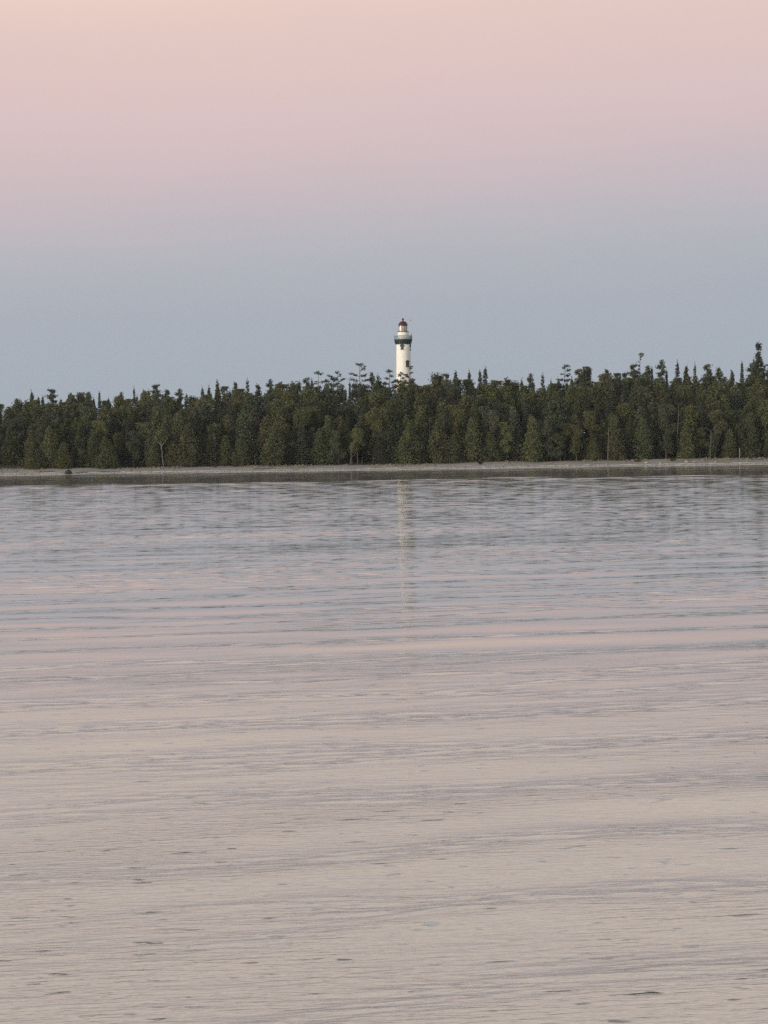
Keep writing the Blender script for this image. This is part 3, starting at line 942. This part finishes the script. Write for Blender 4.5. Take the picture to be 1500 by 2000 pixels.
# named front trees
row_tree(CEDAR[4], 66, 449.6, 869, 'yellow green', '', 1.2, 'bright olive bushy cedar alone at the left end of the beach')
row_tree(CEDAR[2], 97, 451, 836, 'olive', '', 1.15, 'tall olive cedar just right of the lone bushy cedar at the left')
row_tree(CEDAR[4], 205, 450.6, 856, 'olive', '', 1.2, 'wide olive cedar on the beach edge between boulder and birch')
row_tree(CEDAR[4], 800, 450.2, 824, 'olive', '', 1.25, 'broad low cedar directly below the lighthouse beside a dark gap')
row_tree(CEDAR[2], 885, 450.2, 850, 'brownish green', '', 1.2, 'brownish cedar on the beach edge right of the broad low cedar')
row_tree(CEDAR[5], 1040, 450.6, 815, 'olive', '', 1.2, 'tall olive cedar left of the line of shore stones')
row_tree(BROAD[1], 1395, 453.0, 800, 'yellow green', '', 1.1, 'pale yellowish broadleaf tree left of the pale post')


# birches with white stems and dead stems at the forest edge
def birch(px, pbase, ptop_trunk, ptop, D, lean, words, seed):
    b = at(px, pbase, D); tp = at(px, ptop, D); tt = at(px, ptop_trunk, D)
    rg = np.random.default_rng(seed)
    g = gz(b.x, D)
    root = empty('birch_tree', (b.x, D, g - 0.05))
    tag(root, words, 'tree', 'birches at the forest edge')
    H = tp.z - g; h = tt.z - g
    t = MB()
    pts = [Vector((lean * (i / 6) + rg.normal(0, 0.05), 0, -0.3 + (h + 0.3) * i / 6)) for i in range(7)]
    t.tube(pts, [0.075 - 0.006 * i for i in range(7)], 7)
    e = pts[-1]
    for k in range(4):
        a = rg.uniform(0, 6.28)
        t.tube([e - Vector((0, 0, 0.4 * k)), e + Vector((0.8 * math.cos(a), 0.5 * math.sin(a), 0.9 - 0.2 * k)), e + Vector((1.3 * math.cos(a), 0.9 * math.sin(a), 1.9 - .3 * k))], [0.07, 0.05, 0.02], 5)
    t.build('trunk', MAT['birch_bark'], root)
    C = []
    for k in range(26):
        dd = rg.normal(size=3); dd /= np.linalg.norm(dd)
        c = np.array(e) + np.array([0, 0.3, (H - h) * 0.5]) + dd * np.array([1.5, 1.2, (H - h) * 0.5]) * rg.uniform(0.4, 1)
        C.append(c + rg.normal(size=(40, 3)) * 0.3)
    C = np.concatenate(C)
    V, Q = cards(C, 0.15 + 0.1 * rg.random(len(C)), rg, 0, 0.75)
    cr = link('crown', mesh_from('birch_crown', V, Q), MAT['foliage'], root)
    cr.color = tone('olive', rng, 0.05)


birch(319, 908, 866, 838, 449.8, -0.35, 'white stemmed birch leaning at the beach edge in front of dark cedars', 1)
birch(419, 880, 846, 830, 453.0, 0.1, 'pale birch stem half hidden high among cedars right of the leaning birch', 2)


def snag(px, y0, y1, D, lean, r, words, seed, mat='dead_wood', twigs=5):
    b = at(px, y0, D); tp = at(px, y1, D)
    rg = np.random.default_rng(seed)
    g = gz(b.x, D)
    root = empty('dead_tree', (b.x, D, g - 0.05))
    tag(root, words, 'dead tree', 'bare dead stems in the forest edge')
    h = tp.z - g
    t = MB()
    pts = [Vector((lean * (i / 5) + rg.normal(0, 0.06), 0, -0.3 + (h + 0.3) * i / 5)) for i in range(6)]
    t.tube(pts, [r * (1 - 0.13 * i) for i in range(6)], 6)
    t.build('trunk', MAT[mat], root)
    for k in range(twigs):
        t = MB()
        i = int(rg.integers(2, 6)); s = rg.choice([-1, 1])
        L = rg.uniform(0.4, 1.1)
        t.tube([pts[i], pts[i] + Vector((s * L * 0.6, rg.normal(0, .2), L * 0.4)), pts[i] + Vector((s * L, rg.normal(0, .3), L * 0.9))], [r * 0.4, r * 0.3, 0.02], 4)
        t.build('branch', MAT[mat], root)


snag(685, 907, 866, 449.7, 0.25, 0.10, 'thin pale dead stem at the beach edge left of the lighthouse', 3)
snag(498, 908, 888, 449.7, 0.0, 0.08, 'short pale dead stem at the beach edge left of centre', 4)
snag(1188, 898, 836, 449.7, 0.1, 0.13, 'straight pale dead trunk at the beach edge under the flag topped pine', 5, 'dead_wood', 3)
snag(1323, 880, 790, 452.6, 0.3, 0.11, 'forked grey dead tree among cedars under the see through spruce', 6)
snag(838, 880, 818, 452.0, 0.3, 0.09, 'small pale broken snag above the broad low cedar', 7)
snag(1387, 890, 842, 450.0, 0.2, 0.10, 'pale twisted dead branchy stem left of the pale post', 9)
snag(420, 908, 868, 451.0, 0.1, 0.08, 'faint grey dead stem among cedars below the pale birch', 12)

# ------------------------------------------------------------------ beach things


def rock_mesh(name, seed, sx, sy, sz, sub=3, rough=0.16):
    import bmesh
    bm = bmesh.new()
    bmesh.ops.create_icosphere(bm, subdivisions=sub, radius=1)
    rg = np.random.default_rng(seed)
    ks = rg.normal(size=(10, 3)) * 1.6; ph = rg.uniform(0, 6.28, 10)
    for v in bm.verts:
        p = np.array(v.co)
        d = 1 + rough * float(np.sin(ks @ p + ph).sum()) / 3.2
        v.co = Vector((p[0] * d * sx, p[1] * d * sy, p[2] * d * sz))
    me = bpy.data.meshes.new(name); bm.to_mesh(me); bm.free()
    return me


def on_beach(px, py):
    """the point of the beach surface that the photograph shows at (px, py)"""
    for D in np.arange(438.5, 450.4, 0.1):
        p = at(px, py, D)
        if gz(p.x, p.y) >= p.z: return Vector((p.x, p.y, gz(p.x, p.y)))
    p = at(px, py, 449); return Vector((p.x, 449, gz(p.x, 449)))


p = on_beach(134, 926)
o = link('boulder', rock_mesh('boulder', 4, 0.72, 0.62, 0.62), MAT['boulder'], smooth=True)
o.location = p + Vector((0, 0, 0.35))
tag(o, 'dark rounded boulder at the water edge on the left of the beach', 'boulder')

stone0 = None
STONES = [(1062, 912, .30, 'leftmost pale stone of the line along the water on the right beach'), (1071, 911.5, .22, 'small stone beside the leftmost pale stone of the line'), (1083, 911, .34, 'larger grey stone near the left of the stone line'),
          (1098, 911, .25, 'small stone in the left half of the stone line'), (1110, 910.5, .36, 'largest pale stone in the middle of the stone line'), (1121, 910, .22, 'tiny stone right of the largest pale stone'), (1132, 910, .28, 'middling stone in the right half of the stone line'),
          (1150, 909.5, .32, 'rounded stone ending the stone line at the right'), (1185, 908, .25, 'lone small stone under the straight pale dead trunk'), (1262, 905, .36, 'pale stone on the rough beach under the flag topped pine'), (1290, 905, .30, 'stone right of the pale stone under the flag topped pine'),
          (1342, 903.5, .42, 'big stone on the right beach among rough tufts'), (1356, 903, .28, 'small stone touching the big stone on the right beach'), (1398, 902, .30, 'stone on the beach left of the pale post'),
          (30, 926.5, .30, 'small stone at the far left waterline'), (60, 926, .25, 'small stone left of the dark boulder'), (620, 917.8, .25, 'small stone at the waterline left of the lighthouse reflection'), (980, 913, .28, 'stone on the beach right of the brown bush')]
for i, (px, py, s, words) in enumerate(STONES):
    if stone0 is None:
        o = stone0 = link('stone', rock_mesh('stone', 9, 1, 0.8, 0.6, 2, 0.2), MAT['stone'], smooth=True)
    else:
        o = stone0.copy(); COL.objects.link(o)
    o.location = on_beach(px, py) + Vector((0, 0, s * 0.25))
    o.scale = (s, s, s); o.rotation_euler = (0, 0, i * 1.7)
    tag(o, words, 'stone', 'stones on the beach')


def log(px, py, L, r, words, ang=0.1, mat='driftwood', seed=1):
    rg = np.random.default_rng(seed)
    p = on_beach(px, py)
    t = MB()
    pts = [Vector((-L / 2 + L * i / 5, rg.normal(0, .05), r * 0.6 + rg.normal(0, .03))) for i in range(6)]
    t.tube(pts, [r, r * 1.05, r * .95, r * .9, r * .75, r * .5], 7)
    t.tube([pts[3], pts[3] + Vector((0.25, 0.1, 0.3))], [r * .4, r * .2], 5)
    o = t.build('driftwood_log', MAT[mat])
    o.location = p; o.rotation_euler = (0, 0, ang)
    tag(o, words, 'driftwood', 'driftwood on the beach')


log(92, 921.5, 3.0, 0.12, 'dark driftwood log left of the dark boulder', 0.05)
log(160, 923.5, 2.6, 0.10, 'low driftwood log right of the dark boulder', -0.04, seed=2)
log(676, 902.5, 1.1, 0.14, 'short pale driftwood log at the tree foot left of the lighthouse', 0.3, 'pale_wood', 3)
log(215, 922, 4.5, 0.09, 'long thin driftwood pole on the beach below the wide olive cedar', 0.03, seed=5)
log(520, 916, 5.0, 0.08, 'long thin dark driftwood pole on the beach left of centre', 0.02, seed=6)


def shrub(px, py, w, h, color, words, seed):
    p = on_beach(px, py)
    rg = np.random.default_rng(seed)
    root = empty('shrub', p)
    tag(root, words, 'shrub', 'low shrubs on the beach')
    t = MB()
    C = []
    for k in range(9):
        a = rg.uniform(0, 6.28); e = Vector((w * .5 * math.cos(a) * rg.random(), w * .4 * math.sin(a) * rg.random(), h * rg.uniform(.5, 1)))
        t.tube([(0, 0, -0.05), e], [0.025, 0.01], 4)
        C.append(np.array(e) + rg.normal(size=(22, 3)) * np.array([w * .16, w * .12, h * .16]))
    C = np.concatenate(C); C[:, 2] = np.clip(C[:, 2], 0.02, None)
    t.build('stem', MAT['driftwood'], root)
    V, Q = cards(C, 0.08 + 0.05 * rg.random(len(C)), rg)
    f = link('foliage', mesh_from('shrub_leaves', V, Q), MAT['foliage'], root); f.color = color


shrub(940, 907.5, 0.9, 0.5, (0.075, 0.042, 0.03, 1), 'reddish brown low shrub on the beach right of the lighthouse', 1)
shrub(421, 913.5, 0.7, 0.45, (0.10, 0.085, 0.05, 1), 'small dry tuft shrub on the beach below the pale birch', 2)
shrub(460, 912.5, 0.7, 0.45, (0.10, 0.085, 0.05, 1), 'small dry shrub on the beach right of the tuft shrub', 3)
shrub(1245, 902.5, 1.1, 0.45, (0.11, 0.095, 0.055, 1), 'low dry shrub on the rough beach under the flag topped pine', 4)
shrub(1315, 901, 1.2, 0.45, (0.10, 0.09, 0.05, 1), 'spreading dry shrub on the rough beach near the big stone', 5)

# dry beach grass: nobody could count it
C = []
rg = np.random.default_rng(21)
for k in range(2600):
    x = rg.uniform(-95, 95); y = rg.uniform(446.2, 450.4) if rg.random() < 0.7 else rg.uniform(443.4, 447)
    if vnoise(np.array([x * 2.0]), np.array([y * 2.0]), 9)[0] < 0.10: continue
    C.append((x, y, gz(x, y)))
C = np.array(C)
n = len(C)
hgt = rg.uniform(0.10, 0.34, n); wd = rg.uniform(0.05, 0.16, n); an = rg.uniform(0, 3.14, n)
dx = np.stack([np.cos(an) * wd, np.sin(an) * wd, np.zeros(n)], 1)
up = np.stack([rg.normal(0, .06, n), rg.normal(0, .06, n), hgt], 1)
V = np.stack([C - dx, C + dx, C + up + dx * 1.4, C + up * 0.9 - dx * 1.4], 1).reshape(-1, 3)
MAT['dry_grass'] = rough_mat('dry_grass', (0.13, 0.11, 0.08, 1), (0.23, 0.195, 0.145, 1), 0.8, 0.9)
o = link('beach_grass', mesh_from('beach_grass', V, np.arange(4 * n).reshape(n, 4)), MAT['dry_grass'])
tag(o, kind='stuff')
# loose cobbles along the waterline
Vs, Qs = [], []
for k in range(5200):
    x = rg.uniform(-92, 92); y = 440.2 + abs(rg.normal(0, 1.6)); s = rg.uniform(0.05, 0.17)
    z = gz(x, y) + s * 0.2
    b = len(Vs)
    pts = [(1, 0, 0), (0, 1, 0), (-1, 0, 0), (0, -1, 0)]
    rr = rg.uniform(.7, 1.2, 4)
    Vs += [(x + p[0] * s * rr[i] * 1.2, y + p[1] * s * rr[i], z - s * .3) for i, p in enumerate(pts)] + [(x + rg.normal(0, .02), y, z + s * 0.65)]
    Qs += [(b, b + 1, b + 4), (b + 1, b + 2, b + 4), (b + 2, b + 3, b + 4), (b + 3, b, b + 4)]
o = link('pebbles', mesh_from('pebbles', np.array(Vs), np.array(Qs)), MAT['stone'])
tag(o, kind='stuff')

# the post
p = on_beach(1444.5, 893.5)
root = empty('post', p)
tag(root, 'pale upright wooden post at the forest edge near the right end', 'post')
t = MB(); t.tube([(0, 0, -0.3), (0.01, 0, 1.2), (0.03, 0, 2.1)], [0.085, 0.08, 0.075], 8); t.build('shaft', MAT['pale_wood'], root)
t = MB(); t.tube([(0.03, 0, 2.1), (0.03, 0, 2.16)], [0.13, 0.12], 8); t.build('cap', MAT['pale_wood'], root)


# gull beside the lantern
def gull():
    import bmesh
    p = at(802, 626.3, 566)
    secs = [(-0.22, 0.015), (-0.14, 0.06), (0.0, 0.085), (0.12, 0.06), (0.19, 0.045), (0.25, 0.008)]
    t = MB(); n = 8
    t.tube([(0, y, 0) for y, r in secs], [r for y, r in secs], n)
    v, f = list(t.v), list(t.f)
    t = MB()
    for s in (-1, 1):
        t.add([(s * 0.04, -0.09, 0.02), (s * 0.04, 0.09, 0.02), (s * 0.26, 0.09, 0.20), (s * 0.26, -0.06, 0.20), (s * 0.48, 0.0, 0.27), (s * 0.46, -0.07, 0.27),
               (s * 0.04, -0.09, 0.05), (s * 0.04, 0.09, 0.05), (s * 0.26, 0.09, 0.225), (s * 0.26, -0.06, 0.225), (s * 0.48, 0.0, 0.28), (s * 0.46, -0.07, 0.28)],
              [(0, 3, 2, 1), (3, 5, 4, 2), (6, 7, 8, 9), (9, 8, 10, 11), (0, 1, 7, 6), (1, 2, 8, 7), (2, 4, 10, 8), (3, 0, 6, 9), (5, 3, 9, 11), (4, 5, 11, 10)])
    t.add([(-0.07, -0.34, 0), (0.07, -0.34, 0), (0.03, -0.18, 0.02), (-0.03, -0.18, 0.02), (0, -0.26, 0.03)], [(0, 1, 4), (1, 2, 4), (2, 3, 4), (3, 0, 4), (3, 2, 1, 0)])
    t.add(v, f)
    o = t.build('gull', MAT['gull'], smooth=False)
    o.location = p; o.rotation_euler = (R(10), R(-8), R(25))
    tag(o, 'small grey bird flying beside the red lighthouse dome', 'bird')


gull()

# ------------------------------------------------------------------ the air over the lake
mb = MB(); mb.box((0, 450, 27), (1640, 1540, 64))
m, nt, b = new_mat('air')
nt.nodes.remove(b)
pv = nt.nodes.new('ShaderNodeVolumePrincipled')
pv.inputs['Color'].default_value = (0.80, 0.88, 1.0, 1); pv.inputs['Density'].default_value = 0.00006; pv.inputs['Anisotropy'].default_value = 0.0
nt.links.new(pv.outputs[0], nt.nodes['Material Output'].inputs['Volume'])
tag(mb.build('haze', m), kind='stuff')

# ------------------------------------------------------------------ sky and light
SUN_EL, SUN_AZ = R(7.0), R(232)        # azimuth clockwise from +Y; behind the camera, to the left
w = bpy.data.worlds.new('World'); scene.world = w
w.use_nodes = True
nt = w.node_tree
bg = nt.nodes['Background']
tc = nt.nodes.new('ShaderNodeTexCoord')
sep = nt.nodes.new('ShaderNodeSeparateXYZ'); nt.links.new(tc.outputs['Generated'], sep.inputs[0])
el = math_n(nt, 'ARCSINE', sep.outputs[2])
el = math_n(nt, 'MULTIPLY', el, 180 / math.pi)
# the warm side sits higher on the left than on the right
el2 = math_n(nt, 'ADD', el, math_n(nt, 'MULTIPLY', sep.outputs[0], -2.3))
hz = nt.nodes.new('ShaderNodeTexNoise'); hz.inputs['Scale'].default_value = 1.0; hz.inputs['Detail'].default_value = 4
hm = nt.nodes.new('ShaderNodeMapping'); hm.inputs['Scale'].default_value = (6, 6, 26); nt.links.new(tc.outputs['Generated'], hm.inputs[0]); nt.links.new(hm.outputs[0], hz.inputs['Vector'])
el2 = math_n(nt, 'ADD', el2, math_n(nt, 'MULTIPLY_ADD', hz.outputs['Fac'], 1.1, -0.55))
fac = math_n(nt, 'DIVIDE', el2, 40.0, clamp=True)
ramp = nt.nodes.new('ShaderNodeValToRGB')
STOPS = [(0.0, (162, 172, 183)), (1.9, (165, 174, 184)), (3.8, (169, 176, 186)), (5.2, (179, 181, 189)), (6.2, (190, 185, 191)), (7.2, (203, 188, 193)), (8.2, (213, 192, 195)),
         (9.5, (221, 196, 194)), (10.8, (226, 200, 195)), (12.0, (231, 204, 195)), (14.0, (246, 221, 206)), (17, (255, 241, 221)), (23, (255, 243, 224)), (31, (214, 212, 208)), (40, (168, 178, 190))]  # brightest stops lie above the view, added to brighten the water
cr = ramp.color_ramp; cr.interpolation = 'B_SPLINE'
while len(cr.elements) > 1: cr.elements.remove(cr.elements[-1])
cr.elements[0].position = 0; cr.elements[0].color = lin(*STOPS[0][1])
for e, c in STOPS[1:]:
    k = cr.elements.new(e / 40.0); k.color = lin(*c)
nt.links.new(fac, ramp.inputs[0])
sky = nt.nodes.new('ShaderNodeTexSky'); sky.sky_type = 'NISHITA'; sky.sun_disc = False
sky.sun_elevation = SUN_EL; sky.sun_rotation = SUN_AZ
nis = nt.nodes.new('ShaderNodeVectorMath'); nis.operation = 'SCALE'; nis.inputs['Scale'].default_value = 0.15
nt.links.new(sky.outputs[0], nis.inputs[0])
# twilight band ahead; physical sky overhead and behind, plus a fill glow added behind
up_f = math_n(nt, 'MULTIPLY_ADD', el, 1 / 25.0, -28 / 25.0, clamp=True)
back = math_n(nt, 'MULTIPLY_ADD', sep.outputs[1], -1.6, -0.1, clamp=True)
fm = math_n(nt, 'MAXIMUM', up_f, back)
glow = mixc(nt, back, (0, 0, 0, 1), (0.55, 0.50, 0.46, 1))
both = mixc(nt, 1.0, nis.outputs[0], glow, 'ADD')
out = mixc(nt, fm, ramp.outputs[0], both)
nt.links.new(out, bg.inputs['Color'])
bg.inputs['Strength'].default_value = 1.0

ld = bpy.data.lights.new('sun', 'SUN'); ld.energy = 1.8; ld.angle = R(12); ld.color = (1.0, 0.955, 0.88)
sun = bpy.data.objects.new('sun', ld); COL.objects.link(sun)
d = Vector((math.sin(SUN_AZ) * math.cos(SUN_EL), math.cos(SUN_AZ) * math.cos(SUN_EL), math.sin(SUN_EL)))
sun.rotation_euler = d.to_track_quat('Z', 'Y').to_euler()
sun.location = d * 200

scene.render.engine = 'CYCLES'
scene.cycles.use_denoising = False
scene.cycles.max_bounces = 6
scene.cycles.transparent_max_bounces = 8
scene.cycles.sample_clamp_indirect = 4
vs = scene.view_settings
vs.view_transform = 'Standard'; vs.look = 'None'; vs.exposure = 0; vs.gamma = 1; vs.use_curve_mapping = False
